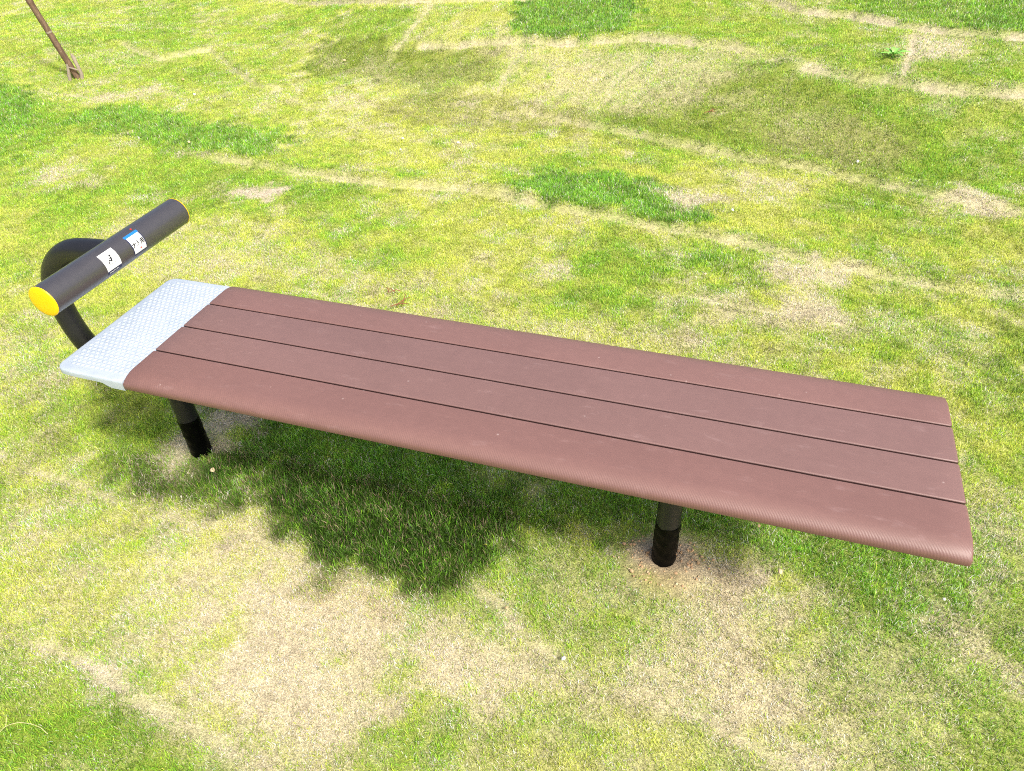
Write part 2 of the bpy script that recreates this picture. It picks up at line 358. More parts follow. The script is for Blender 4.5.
# ------------------------------------------------------------------ ground sheet
def axis(lo, hi, step, reach):
    a = list(np.arange(lo, hi, step)); s = step; v = a[-1]
    while v < reach: s *= 1.35; v += s; a.append(v)
    s = step; v = a[0]; b = []
    while v > -reach: s *= 1.35; v -= s; b.append(v)
    return np.array(b[::-1] + a)
ax = axis(-8.0, 6.0, .025, 250.); ay = axis(-2.2, 9.0, .025, 250.)
AX, AY = np.meshgrid(ax, ay, indexing='ij')
inn = (AX > GX0) & (AX < GX1) & (AY > GY0) & (AY < GY1)
AZ = height(AX, AY) - .010 * sample('seam', AX, AY) * inn - .004
# soil dished round the posts
for lx, ly in ((-.125, 0), (1.322, 0)):
    r = np.hypot(AX - lx, AY - ly); AZ = AZ * sm((r - .03) / .15) + .006 * np.exp(-((r - .07) / .03) ** 2)
nx, ny = AX.shape
co = np.stack([AX, AY, AZ], -1).reshape(-1, 3).astype(np.float32)
idx = np.arange(nx * ny).reshape(nx, ny)
q = np.stack([idx[:-1, :-1], idx[1:, :-1], idx[1:, 1:], idx[:-1, 1:]], -1).reshape(-1, 4)

def fast_mesh(name, co, loops, starts, totals, cols=None):
    me = bpy.data.meshes.new(name)
    me.vertices.add(len(co)); me.vertices.foreach_set('co', co.ravel())
    me.loops.add(len(loops)); me.loops.foreach_set('vertex_index', loops.astype(np.int32))
    me.polygons.add(len(starts)); me.polygons.foreach_set('loop_start', starts.astype(np.int32))
    me.update(calc_edges=True)
    if cols is not None:
        a = me.attributes.new('turf', 'FLOAT_COLOR', 'POINT')
        a.data.foreach_set('color', cols.astype(np.float32).ravel())
    return me

C = lambda *a: np.array(srgb(*a))
YELLOW, MID, DEEP = C(213, 224, 88), C(164, 204, 52), C(108, 170, 42)
STRAW, PALE, SOIL, RED = C(240, 224, 188), C(250, 240, 218), C(212, 188, 150), C(206, 160, 116)
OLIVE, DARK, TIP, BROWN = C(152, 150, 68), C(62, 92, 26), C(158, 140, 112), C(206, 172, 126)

g = np.clip(sample('g', AX, AY), 0, 1)[..., None]; dr = np.clip(sample('dry', AX, AY), 0, 1)[..., None]
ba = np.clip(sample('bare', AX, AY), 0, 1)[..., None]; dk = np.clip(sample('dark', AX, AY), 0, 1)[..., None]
br = np.clip(sample('brown', AX, AY), 0, 1)[..., None]; ol = np.clip(sample('olive', AX, AY), 0, 1)[..., None]
gc = (STRAW * .22 + YELLOW * .6) * (1 - g) + (MID * .6) * g
gc = gc * (1 - .45 * ol) + OLIVE * .6 * .45 * ol
gc = gc * (1 - dr) + (STRAW * .88) * dr
gc = gc * (1 - .5 * br) + BROWN * .8 * .5 * br
gc = gc * (1 - ba) + (PALE * .5 + SOIL * .5) * .9 * ba
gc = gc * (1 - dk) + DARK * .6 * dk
rr = np.hypot(AX - 1.322, AY + .03)[..., None]; red = np.clip(1.5 - rr / .085, 0, 1) * .35
gc = gc * (1 - red) + RED * .75 * red
out = (~inn)[..., None]
far_c = (MID * .55 + YELLOW * .2)
gc = np.where(out, far_c * (.7 + .6 * fbm(AX, AY, 2.5, 12, 4)[..., None]), gc)
gcol = np.concatenate([gc, np.ones(gc.shape[:2] + (1,))], -1).reshape(-1, 4)
me = fast_mesh('ground', co, q.ravel(), np.arange(0, len(q) * 4, 4), None, gcol)
me.polygons.foreach_set('use_smooth', np.ones(len(q), bool))

t = NT('thatch_soil'); tc = t.coord()
at = t.n('ShaderNodeAttribute', attribute_name='turf')
fine = t.ramp(t.noise(tc, 260, 4, .7), [(.3, .35), (.7, 1.25)])
mid = t.ramp(t.noise(tc, 45, 4, .6), [(.3, .7), (.7, 1.15)])
c1 = t.mix(1.0, at.outputs['Color'], fine, 'MULTIPLY'); c2 = t.mix(1.0, c1, mid, 'MULTIPLY')
t.l(c2, t.b.inputs['Base Color']); t.b.inputs['Roughness'].default_value = .95
t.b.inputs['Specular IOR Level'].default_value = .1
t.l(t.bump(t.noise(tc, 200, 4, .7), .8, .006), t.b.inputs['Normal'])
ground = link('ground', me, t.m); tag(ground, 'patchy lawn ground of laid turf strips with bare straw seams', 'ground', kind='structure')

# ------------------------------------------------------------------ grass blades
N = 2900000
view = math.radians(90 + 18.4)
RMIN, RMAX = .35, 11.5
# radial density: 1 up to 2.2 m, then (2.2/r)^1.55
rs = np.linspace(RMIN, RMAX, 4000)
pdf = rs * np.where(rs < 2.2, 1, (2.2 / rs) ** 1.55)
cdf = np.cumsum(pdf); cdf /= cdf[-1]
NTF = N // 9
RT = np.interp(rng.random(NTF), cdf, rs); TT = view + (rng.random(NTF) - .5) * math.radians(126)
cxt = CAM[0] + RT * np.cos(TT); cyt = CAM[1] + RT * np.sin(TT); h1t = rng.random(NTF); h2t = rng.random(NTF)
ti = rng.integers(0, NTF, N); sg = .0085 * np.maximum(1, RT[ti] / 2.2) ** .8 * (.6 + .9 * h1t[ti])
bx_ = cxt[ti] + rng.normal(0, 1, N) * sg; by_ = cyt[ti] + rng.normal(0, 1, N) * sg
hsh = h1t[ti]; hsh2 = h2t[ti]; R = np.hypot(bx_ - CAM[0], by_ - CAM[1])
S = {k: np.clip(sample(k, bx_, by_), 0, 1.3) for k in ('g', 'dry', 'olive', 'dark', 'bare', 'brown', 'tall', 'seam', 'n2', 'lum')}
keep = rng.random(N) > np.clip(.72 * S['bare'] + .15 * S['dry'] * (1 - S['dark']), 0, .97)
for lx, ly in ((-.125, 0), (1.322, 0)): keep &= np.hypot(bx_ - lx, by_ - ly) > .033
rr = np.hypot(bx_ - 1.322, by_ + .03); keep &= ~((rr < .1) & (rng.random(N) < .75))
bx_, by_, R, hsh, hsh2 = bx_[keep], by_[keep], R[keep], hsh[keep], hsh2[keep]
S = {k: v[keep] for k, v in S.items()}; n = len(bx_)
U = lambda: rng.random(n)
dead = U() < np.clip(S['dry'] * 1.0 + .03, 0, .97)
ln = (.0075 + .009 * U()) * (1 + 1.0 * S['tall'] * (.6 + .6 * U()) + .25 * S['g'])
ln *= np.where(dead, .8, 1.0) * (.7 + .6 * hsh) * (1 + .02 * R)
ln *= (1 - .45 * S['seam'])
wd = .00064 * (.7 + .6 * U()) * (1 + .22 * np.maximum(R - 1.5, 0)) * (1 + .25 * S['tall'])
az = U() * 2 * PI
lean = np.abs(rng.normal(0, .42, n)) + np.where(dead, .45, .12) + .1
lean = np.where(S['bare'] > .3, lean + .5, lean); lean = np.clip(lean, 0, 1.45); lean *= (1 - .25 * np.clip(S['tall'], 0, 1))
dx, dy = np.cos(az), np.sin(az)
fz = U() * 2 * PI; px, py = np.cos(fz), np.sin(fz)          # blade width direction
bz = height(bx_, by_) - .010 * S['seam'] - .005
for lx, ly in ((-.125, 0), (1.322, 0)):
    r = np.hypot(bx_ - lx, by_ - ly); bz = (bz + .004) * sm((r - .03) / .15) - .004
m1 = ln * .55; l1 = lean * .6; l2 = lean * 1.35
mx, my, mz = bx_ + dx * np.sin(l1) * m1, by_ + dy * np.sin(l1) * m1, bz + np.cos(l1) * m1
m2 = ln * .45
tx, ty, tz = mx + dx * np.sin(l2) * m2, my + dy * np.sin(l2) * m2, mz + np.cos(l2) * m2
V = np.empty((n, 5, 3), np.float32)
V[:, 0] = np.stack([bx_ - px * wd, by_ - py * wd, bz], -1); V[:, 1] = np.stack([bx_ + px * wd, by_ + py * wd, bz], -1)
V[:, 2] = np.stack([mx + px * wd * .8, my + py * wd * .8, mz], -1); V[:, 3] = np.stack([mx - px * wd * .8, my - py * wd * .8, mz], -1)
V[:, 4] = np.stack([tx, ty, tz], -1)
base = (np.arange(n) * 5)[:, None]
loops = (base + np.array([0, 1, 2, 3, 3, 2, 4])[None]).ravel()
starts = (np.arange(n)[:, None] * 7 + np.array([0, 4])[None]).ravel()
# colours
gg = np.clip(S['g'] + rng.normal(0, .16, n) + .25 * (hsh2 - .5), 0, 1.15)[:, None]
ga = np.clip(gg * 2, 0, 1); gb = np.clip(gg * 2 - 1, 0, 1)
cc = (YELLOW * (1 - ga) + MID * ga) * (1 - gb) + DEEP * gb
olv = (np.clip(S['olive'], 0, 1) * .75 * U())[:, None]; cc = cc * (1 - olv) + OLIVE * olv
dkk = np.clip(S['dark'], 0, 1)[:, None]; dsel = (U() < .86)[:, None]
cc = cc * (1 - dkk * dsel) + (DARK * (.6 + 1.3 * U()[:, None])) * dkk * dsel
tipm = ((U() < .17) & (S['dark'] > .3))[:, None]; cc = np.where(tipm, TIP * (.5 + .8 * U()[:, None]), cc)
dc = STRAW + (PALE - STRAW) * U()[:, None]; b2 = (np.clip(S['brown'], 0, 1) * U())[:, None]; dc = dc * (1 - b2) + BROWN * b2
od = (np.clip(S['olive'], 0, 1) * U() * .7)[:, None]; dc = dc * (1 - od) + C(160, 134, 92) * od
dc = dc * (1 - .55 * dkk)
cc = np.where(dead[:, None] & ~(dkk > .6), dc, cc)
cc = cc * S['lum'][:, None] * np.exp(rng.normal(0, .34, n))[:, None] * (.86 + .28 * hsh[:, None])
tipb = 1.0
COLS = np.ones((n, 5, 4), np.float32)
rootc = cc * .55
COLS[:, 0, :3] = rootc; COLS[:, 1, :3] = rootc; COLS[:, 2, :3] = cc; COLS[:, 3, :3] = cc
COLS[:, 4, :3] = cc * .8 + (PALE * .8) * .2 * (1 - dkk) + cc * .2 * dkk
COLS = np.clip(COLS, 0, .92)
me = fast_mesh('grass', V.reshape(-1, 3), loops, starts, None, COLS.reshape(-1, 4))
t = NT('grass_blades')
at = t.n('ShaderNodeAttribute', attribute_name='turf')
t.t.nodes.remove(t.b)
geo = t.n('ShaderNodeNewGeometry'); vm = t.n('ShaderNodeVectorMath', operation='SCALE'); vm.inputs['Scale'].default_value = .85
va = t.n('ShaderNodeVectorMath', operation='ADD'); va.inputs[1].default_value = (0, 0, .75); vn = t.n('ShaderNodeVectorMath', operation='NORMALIZE')
t.l(geo.outputs['Normal'], vm.inputs[0]); t.l(vm.outputs[0], va.inputs[0]); t.l(va.outputs[0], vn.inputs[0])
df = t.n('ShaderNodeBsdfDiffuse'); tr = t.n('ShaderNodeBsdfTranslucent'); gl = t.n('ShaderNodeBsdfGlossy', Roughness=.5)
ms = t.n('ShaderNodeMixShader', Fac=.38); m2s = t.n('ShaderNodeMixShader', Fac=.05)
t.l(at.outputs['Color'], df.inputs['Color']); t.l(at.outputs['Color'], tr.inputs['Color'])
t.l(vn.outputs[0], df.inputs['Normal']); t.l(df.outputs[0], ms.inputs[1]); t.l(tr.outputs[0], ms.inputs[2])
t.l(ms.outputs[0], m2s.inputs[1]); t.l(gl.outputs[0], m2s.inputs[2]); t.l(m2s.outputs[0], t.out.inputs['Surface'])
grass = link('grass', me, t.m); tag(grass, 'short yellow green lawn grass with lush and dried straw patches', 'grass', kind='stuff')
print('blades', n)
del V, COLS

# ------------------------------------------------------------------ materials of the bench
BH = .5015                                   # seat surface height
def plank_material(name, seed, shift):
    t = NT(name); tc = t.coord()
    mp = t.coord((1.2, 14, 14)); wide = t.noise(tc, 2.2 + seed * .3, 3)
    streak = t.noise(mp, 9, 5, .6)
    base = t.mix(t.ramp(wide, [(.3, 0), (.72, 1)]), tuple(c * .93 for c in shift), tuple(c * 1.08 for c in shift))
    base = t.mix(t.ramp(streak, [(.35, 0.0), (.75, .22)]), base, tuple(c * 1.18 for c in shift))
    # dusty scuffs and small pale marks
    scf = t.noise(t.coord((3, 9, 3), (0, 0, .5 + seed)), 4, 6, .7)
    base = t.mix(t.ramp(scf, [(.58, 0), (.80, .30)]), base, srgb(176, 148, 146))
    vo = t.n('ShaderNodeTexVoronoi', Scale=15.0 + seed); t.l(tc, vo.inputs['Vector'])
    base = t.mix(t.ramp(vo.outputs['Distance'], [(.02, .35), (.05, 0)]), base, srgb(205, 188, 182))
    grime = t.ramp(t.noise(t.coord((1, 1, 1)), 38, 5, .7), [(.35, .16), (.65, 0)])
    base = t.mix(grime, base, tuple(c * .55 for c in shift))
    sp = t.n('ShaderNodeSeparateXYZ'); t.l(tc, sp.inputs[0])
    ab = t.n('ShaderNodeMath', operation='ABSOLUTE'); t.l(sp.outputs['Y'], ab.inputs[0])
    inner = t.n('ShaderNodeMapRange'); inner.inputs[1].default_value = .121; inner.inputs[2].default_value = .125; inner.inputs[3].default_value = 1; inner.inputs[4].default_value = 0
    t.l(ab.outputs[0], inner.inputs[0])
    deep = t.n('ShaderNodeMapRange'); deep.inputs[1].default_value = BH - .0016; deep.inputs[2].default_value = BH - .0030; deep.inputs[3].default_value = 0; deep.inputs[4].default_value = .86
    t.l(sp.outputs['Z'], deep.inputs[0])
    dm = t.n('ShaderNodeMath', operation='MULTIPLY'); t.l(inner.outputs[0], dm.inputs[0]); t.l(deep.outputs[0], dm.inputs[1])
    base = t.mix(dm.outputs[0], base, srgb(44, 26, 26))
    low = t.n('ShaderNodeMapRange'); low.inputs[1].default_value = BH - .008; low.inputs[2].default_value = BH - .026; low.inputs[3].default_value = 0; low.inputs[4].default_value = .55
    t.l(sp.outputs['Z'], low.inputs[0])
    base = t.mix(low.outputs[0], base, srgb(98, 66, 64))  # darker downward: shade falloff of the rounded edge painted into the colour
    t.l(base, t.b.inputs['Base Color'])
    t.l(t.ramp(scf, [(.3, .44), (.8, .60)]), t.b.inputs['Roughness'])
    t.b.inputs['Specular IOR Level'].default_value = .55
    # embossed fine ridges that run obliquely, as on moulded recycled wood
    w = t.n('ShaderNodeTexWave', wave_type='BANDS', bands_direction='X', Scale=72.0, Distortion=1.2, Detail=2.0)
    w.inputs['Detail Scale'].default_value = .8
    t.l(t.coord((1, 1, 1), (0, 0, math.radians(-38))), w.inputs['Vector'])
    g2 = t.noise(t.coord((6, 220, 60)), 5, 3, .6)
    edge = t.n('ShaderNodeMapRange'); edge.inputs[1].default_value = .180; edge.inputs[2].default_value = .215; edge.inputs[3].default_value = .10; edge.inputs[4].default_value = 1
    t.l(ab.outputs[0], edge.inputs[0]); hm = t.n('ShaderNodeMath', operation='MULTIPLY'); t.l(w.outputs['Fac'], hm.inputs[0]); t.l(edge.outputs[0], hm.inputs[1])
    b1 = t.bump(hm.outputs[0], .20, .0008)
    b2 = t.bump(g2, .22, .0006, b1)
    t.l(b2, t.b.inputs['Normal'])
    return t.m
PL = srgb(129, 98, 92)
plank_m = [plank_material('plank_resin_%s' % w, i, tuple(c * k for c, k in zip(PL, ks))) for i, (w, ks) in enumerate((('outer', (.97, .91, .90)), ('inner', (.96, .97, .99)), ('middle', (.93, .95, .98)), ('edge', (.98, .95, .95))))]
steel_m = simple('dark_powder_coat', srgb(34, 34, 38), .40, 0, .06, 60, .05, .3)
tape_m = simple('black_wrap', srgb(4, 4, 5), .42, 0, .4, 25, .3, .09)
bar_m = simple('bar_coating', srgb(64, 62, 66), .42, 0, .05, 40, .04, .75)
cap_m = simple('yellow_cap', srgb(250, 205, 12), .4, 0, .03, 30, 0, .5)
bolt_m = simple('bolt_steel', srgb(150, 150, 150), .3, 1, .1, 60)

bench = empty('sit_up_bench', (0, 0, 0))
tag(bench, 'low brown slatted exercise bench with white footplate and dark foot bar on the lawn', 'exercise bench')

def lift(pts): return [(x, y, z + BH) for x, y, z in pts]

# planks: rounded section swept along x
def plank(y0, y1, r0, r1, th, x0=-.007, x1=1.868, mat=None, xj=0.0):
    """section from y0 (near) to y1 (far); r = (horizontal, vertical) edge rounding of each side"""
    prof = []
    def corner(cx, cz, rx, rz, a0, a1, n=8):
        for i in range(n + 1):
            a = math.radians(a0 + (a1 - a0) * i / n)
            prof.append((cx + rx * math.cos(a), cz + rz * math.sin(a)))
    corner(y1 - r1[0], -r1[1], r1[0], r1[1], 90, 0)
    corner(y1 - .004, -th + .004, .004, .004, 0, -90, 3)
    corner(y0 + .004, -th + .004, .004, .004, -90, -180, 3)
    corner(y0 + r0[0], -r0[1], r0[0], r0[1], 180, 90)
    # intermediate points on the flat top so long thin quads stay tidy
    bm = bmesh.new(); rings = []
    xs = [(x0, .006, 1), (x0 + .0018, .002, 1), (x0 + .005, 0, 1)] + [(x0 + .005 + (x1 - x0 - .01) * i / 40, 0, 1) for i in range(1, 40)] + [(x1 - .005, 0, 1), (x1 - .0018, .002, 1), (x1, .006, 1)]
    cy = (y0 + y1) / 2
    for x, ins, _ in xs:
        ring = []
        for (y, z) in prof:
            yy = y - math.copysign(min(ins * .5, abs(y - cy)), y - cy); zz = z - ins * .55 if z > -th * .5 else z + ins * .4
            ring.append(bm.verts.new((x + xj, yy, zz + BH)))
        rings.append(ring)
    m = len(prof)
    for a, b in zip(rings, rings[1:]):
        for k in range(m): bm.faces.new((a[k], b[k], b[(k + 1) % m], a[(k + 1) % m]))
    bm.faces.new(rings[0]); bm.faces.new(list(reversed(rings[-1])))
    bmesh.ops.recalc_face_normals(bm, faces=bm.faces)
    return obj('plank', bm, mat, bench)
G = .0022; e = (.0036, .0036)
plank(-.240, -.1125 - G, (.050, .024), e, .034, mat=plank_m[0])['label'] = 'front plank with rounded outer edge'
plank(-.1125 + G, -G, e, e, .034, mat=plank_m[1])
plank(G, .1125 - G, e, e, .034, mat=plank_m[2])
plank(.1125 + G, .232, e, (.050, .024), .034, mat=plank_m[3])['label'] = 'rear plank with rounded outer edge'

# under-frame
for x0, x1 in ((.06, .11), (1.29, 1.35), (1.72, 1.77), (.66, .71)):
    bm = bmesh.new(); add_box(bm, x0, x1, -.19, .19, BH - .034 - .010, BH - .0345, .002); obj('cross_bracket', bm, steel_m, bench)
bm = bmesh.new()
add_tube(bm, lift([(-.16, 0, -.078), (.4, 0, -.078), (1.0, 0, -.078), (1.78, 0, -.078)]), .0302, 24)
obj('frame_tube', bm, steel_m, bench)

# posts with black wrapping at the foot
for lx in (-.125, 1.322):
    bm = bmesh.new()
    add_tube(bm, [(lx, 0, -.10), (lx, 0, .1), (lx, 0, .3), (lx, 0, BH - .085)], .0302, 32)
    lg = obj('leg', bm, steel_m, bench)
    bm = bmesh.new()
    pts = []; rad = []
    for i in range(26):
        z = -.02 + .165 * i / 25
        pts.append((lx, 0, z)); rad.append(.0315 + .0002 * math.sin(i * 2.1))
    rad[-1] = .0306
    add_tube(bm, pts, rad, 32)
    for v in bm.verts:
        a = math.atan2(v.co.y, v.co.x - lx); d = .0007 * math.sin(3 * a + v.co.z * 160) + .0005 * math.sin(7 * a - v.co.z * 90)
        v.co.x += math.cos(a) * d; v.co.y += math.sin(a) * d
    obj('leg_wrap', bm, tape_m, lg)

# bent tube from the frame round to the foot bar
pth = spline(lift([(-.125, 0, -.20), (-.19, 0, -.232), (-.27, 0, -.240), (-.330, 0, -.215), (-.378, 0, -.165), (-.409, 0, -.095), (-.420, 0, -.015), (-.412, 0, .053), (-.384, 0, .114), (-.337, 0, .160), (-.280, 0, .189), (-.21, 0, .199), (-.125, 0, .202)]), 8)
bm = bmesh.new(); add_tube(bm, pth, .0302, 32)
obj('bent_tube', bm, steel_m, bench)

# foot bar
BX, BZ, BR, BHALF = -.130, BH + .203, .0385, .238
bm = bmesh.new()
add_tube(bm, [(BX, -BHALF, BZ), (BX, -.08, BZ), (BX, .08, BZ), (BX, BHALF, BZ)], BR, 48, up=(0, 0, 1))
bar = obj('foot_bar', bm, bar_m, bench)
for m_ in (bar_m, steel_m):
    pb = [n_ for n_ in m_.node_tree.nodes if n_.type == 'BSDF_PRINCIPLED'][0]
    pb.inputs['Coat Weight'].default_value = .6 if m_ is bar_m else .15; pb.inputs['Coat Roughness'].default_value = .22
for s in (-1, 1):
    bm = bmesh.new()
    prof = [(BR + .0006, .000), (BR + .0004, .0015), (BR - .001, .0032), (BR - .005, .0046), (.022, .0056), (.010, .0060), (.003, .0061)]
    add_tube(bm, [(BX, s * (BHALF + .0003 + p[1]), BZ) for p in prof], [p[0] for p in prof], 48, up=(0, 0, 1))
    c = obj('end_cap', bm, cap_m, bar); c['label'] = 'round yellow cap at the %s end of the foot bar' % ('near' if s < 0 else 'far')

# footplate: pressed sheet with dimples, rounded outer corners, folded edge
t = NT('white_dimpled_plate'); tc = t.coord()
bc = t.mix(t.ramp(t.noise(tc, 18, 5, .65), [(.35, 0), (.75, 1)]), srgb(168, 180, 194), srgb(182, 192, 204))
sp = t.ramp(t.noise(tc, 210, 3, .6), [(.62, 0), (.72, .7)]); bc = t.mix(sp, bc, srgb(150, 152, 150))
t.l(bc, t.b.inputs['Base Color']); t.b.inputs['Roughness'].default_value = .42
t.l(t.bump(t.noise(tc, 120, 3), .2, .0008), t.b.inputs['Normal'])
plate_m = t.m
x0, x1, hy, rc = -.226, -.010, .226, .030
PZ = .0125
def outline(ins, drop):
    pts = []
    a0, b0 = x0 + ins, x1 - ins * .3
    r = max(rc - ins, .004)
    for i in range(9):
        a = math.radians(180 + 90 * i / 8); pts.append((a0 + r + r * math.cos(a), -hy - .008 + ins + r + r * math.sin(a)))
    for f in (.2, .4, .5, .6, .66, .72, .78, .84, .92): pts.append((a0 + r + (b0 - a0 - r) * f, -hy - .010 + ins))
    pts.append((b0, -hy - .010 + ins))
    for f in (.25, .5, .75): pts.append((b0, (-hy + ins) * (1 - 2 * f)))
    pts.append((b0, hy - ins))
    for f in (.7, .35): pts.append((a0 + r + (b0 - a0 - r) * f, hy - ins))
    for i in range(9):
        a = math.radians(90 + 90 * i / 8); pts.append((a0 + r + r * math.cos(a), hy - ins - r + r * math.sin(a)))
    out = []
    for (x, y) in pts:
        d = drop
        if drop > .012: d = drop + .012 * float(sm((x - x0 - .145) / .03)) * (y < 0)
        out.append((x, y, BH - PZ - d))
    return out
bm = bmesh.new(); rings = []
for ins, drop in ((.008, 0), (.0045, .0003), (.0022, .0012), (.0006, .0032), (0, .008), (0, .016), (.002, .0175), (.0035, .016), (.0040, .010), (.008, .006), (.016, .004)):
    rings.append([bm.verts.new(p) for p in outline(ins, drop)])
m = len(rings[0])
for a, b in zip(rings, rings[1:]):
    for k in range(m): bm.faces.new((a[k], a[(k + 1) % m], b[(k + 1) % m], b[k]))
bm.faces.new(rings[0]); bm.faces.new(list(reversed(rings[-1])))
pit = .0150; row = 0; y = -hy + .022
while y < hy - .020:
    x = x0 + .022 + (pit / 2 if row % 2 else 0)
    while x < x1 - .012:
        if not (abs(x - x0) < .03 and abs(abs(y) - hy) < .03):
            cs = [(.0060, 0), (.0052, .0008), (.0036, .0017), (.0018, .0021)]
            rs_ = [[bm.verts.new((x + r * math.cos(k * PI / 4), y + r * math.sin(k * PI / 4), BH - PZ + .0001 + z)) for k in range(8)] for r, z in cs]
            for a, b in zip(rs_, rs_[1:]):
                for k in range(8): bm.faces.new((a[k], a[(k + 1) % 8], b[(k + 1) % 8], b[k]))
            bm.faces.new(rs_[-1])
        x += pit
    y += pit * .87; row += 1
bmesh.ops.recalc_face_normals(bm, faces=bm.faces)
plate = obj('foot_plate', bm, plate_m, bench)
for yy in (-.19, .19):
    bm = bmesh.new()
    add_tube(bm, [(-.185, yy, BH - .040), (-.185, yy, BH - .034), (-.185, yy, BH - .018)], [.006, .0085, .0085], 16)
    obj('bolt', bm, steel_m, plate)

# stickers wrapped on the foot bar; angle measured from +x towards +z
def onbar(y, ang, off):
    a = math.radians(ang); r = BR + off
    return (BX + r * math.cos(a), y, BZ + r * math.sin(a))
def wrap_rect(bm, ya, yb, a0, a1, off, mat, seg=12):
    vs = [[bm.verts.new(onbar(yy, a1 + (a0 - a1) * i / seg, off)) for yy in (ya, yb)] for i in range(seg + 1)]
    for p, q_ in zip(vs, vs[1:]):
        f = bm.faces.new((p[0], q_[0], q_[1], p[1])); f.material_index = mat
def wrap_poly(bm, pts, yc, ac, off, mat):
    """pts in metres: u along the bar, v up the sticker"""
    f = bm.faces.new([bm.verts.new(onbar(yc + u, ac + math.degrees(v / BR), off)) for u, v in pts]); f.material_index = mat
white_m = simple('sticker_white', srgb(236, 238, 240), .35, 0, .02); blue_m = simple('sticker_blue', srgb(40, 120, 200), .35, 0, .05)
ink_m = simple('sticker_ink', srgb(30, 32, 36), .5, 0, .05); navy_m = simple('sticker_navy', srgb(30, 38, 78), .4, 0, .05)
red_m = simple('sticker_red', srgb(200, 60, 50), .4, 0, .05); grey_m = simple('sticker_grey', srgb(150, 158, 156), .4, 0, .05)
mats = [white_m, blue_m, ink_m, navy_m, red_m, grey_m]

bm = bmesh.new(); Y1 = -.053
wrap_rect(bm, Y1 - .024, Y1 + .024, -14, 56, .0003, 0)
wrap_rect(bm, Y1 - .024, Y1 + .024, -30, -14.3, .0003, 3, 4)
s1 = obj('sticker', bm, mats, bar); s1['label'] = 'white sticker with a small exercising figure over a dark caption strip'
bm = bmesh.new(); ac = 21
def bar2(u0, v0, u1, v1, w, off=.0006, mat=2):
    dx_, dy_ = u1 - u0, v1 - v0; L_ = math.hypot(dx_, dy_); nx_, ny_ = -dy_ / L_ * w / 2, dx_ / L_ * w / 2
    n_ = 3
    for i in range(n_):
        a_, b_ = i / n_, (i + 1) / n_
        wrap_poly(bm, [(u0 + dx_ * a_ - nx_, v0 + dy_ * a_ - ny_), (u0 + dx_ * b_ - nx_, v0 + dy_ * b_ - ny_), (u0 + dx_ * b_ + nx_, v0 + dy_ * b_ + ny_), (u0 + dx_ * a_ + nx_, v0 + dy_ * a_ + ny_)], Y1, ac, off, mat)
wrap_poly(bm, [(.0035 + .003 * math.cos(k * PI / 5), .0095 + .003 * math.sin(k * PI / 5)) for k in range(10)], Y1, ac, .0006, 2)
bar2(.003, .006, -.0005, -.004, .0042)      # trunk
bar2(-.0005, -.004, -.0075, .001, .0028)    # thigh
bar2(-.0075, .001, -.011, -.008, .0024)     # shin
bar2(.002, .004, -.005, .003, .0018)        # arm
bar2(.010, -.0095, -.014, -.0095, .0012, mat=5)
bar2(.010, -.0095, .013, .001, .0010, mat=5)
ac = -22
for i, (a_, b_) in enumerate(((-.018, -.0145), (-.0135, -.0115), (-.0105, -.0065), (-.004, -.0005), (.001, .003), (.0045, .009), (.0105, .013))):
    bar2(a_, (.0006 if i % 2 else -.0004), b_, 0, .0028, mat=0)
obj('lettering', bm, mats, s1)

bm = bmesh.new(); Y2 = .042
wrap_rect(bm, Y2 - .024, Y2 + .024, 50, 61, .0003, 1, 3)
wrap_rect(bm, Y2 - .024, Y2 - .0215, -24, 49.7, .0003, 3)
wrap_rect(bm, Y2 + .0215, Y2 + .024, -24, 49.7, .0003, 3)
wrap_rect(bm, Y2 - .0212, Y2 + .0212, -18, 49.7, .0003, 0)
wrap_rect(bm, Y2 - .0212, Y2 + .0212, -24, -18.3, .0003, 3, 3)
s2 = obj('sticker', bm, mats, bar); s2['label'] = 'blue bordered white sticker with three characters'
cu = bpy.data.curves.new('lettering_curve', 'FONT'); cu.body = '\u5927\u4eba\u7528'; cu.size = .0140; cu.align_x = 'CENTER'; cu.align_y = 'CENTER'; cu.space_character = 1.02; cu.offset = .0005
tmp = bpy.data.objects.new('lettering_curve', cu); col.objects.link(tmp)
dg = bpy.context.evaluated_depsgraph_get(); dg.update()
me = bpy.data.meshes.new_from_object(tmp.evaluated_get(dg)); bpy.data.objects.remove(tmp)
bm = bmesh.new(); bm.from_mesh(me); me.materials.clear()
bmesh.ops.triangulate(bm, faces=bm.faces); bmesh.ops.subdivide_edges(bm, edges=bm.edges, cuts=1)
ac = 15
for v in bm.verts: v.co = Vector(onbar(Y2 + v.co.x, ac + math.degrees(v.co.y / BR), .0007))
for f in bm.faces: f.material_index = 0
ac = -5
lm = [ink_m, red_m]
bm2_pts = [(.000, -.0015), (.006, -.0015), (.006, .0015), (.000, .0015)]
wrap_poly(bm, bm2_pts, Y2, ac, .0006, 1)
obj('lettering', bm, lm, s2)
bm = bmesh.new()
wrap_poly(bm, [(.0028 * math.cos(k * PI / 5), .0028 * math.sin(k * PI / 5)) for k in range(10)], Y2 + .017, 74, .0005, 0)
rd = obj('sticker', bm, red_m, bar); rd['label'] = 'tiny red dot sticker'

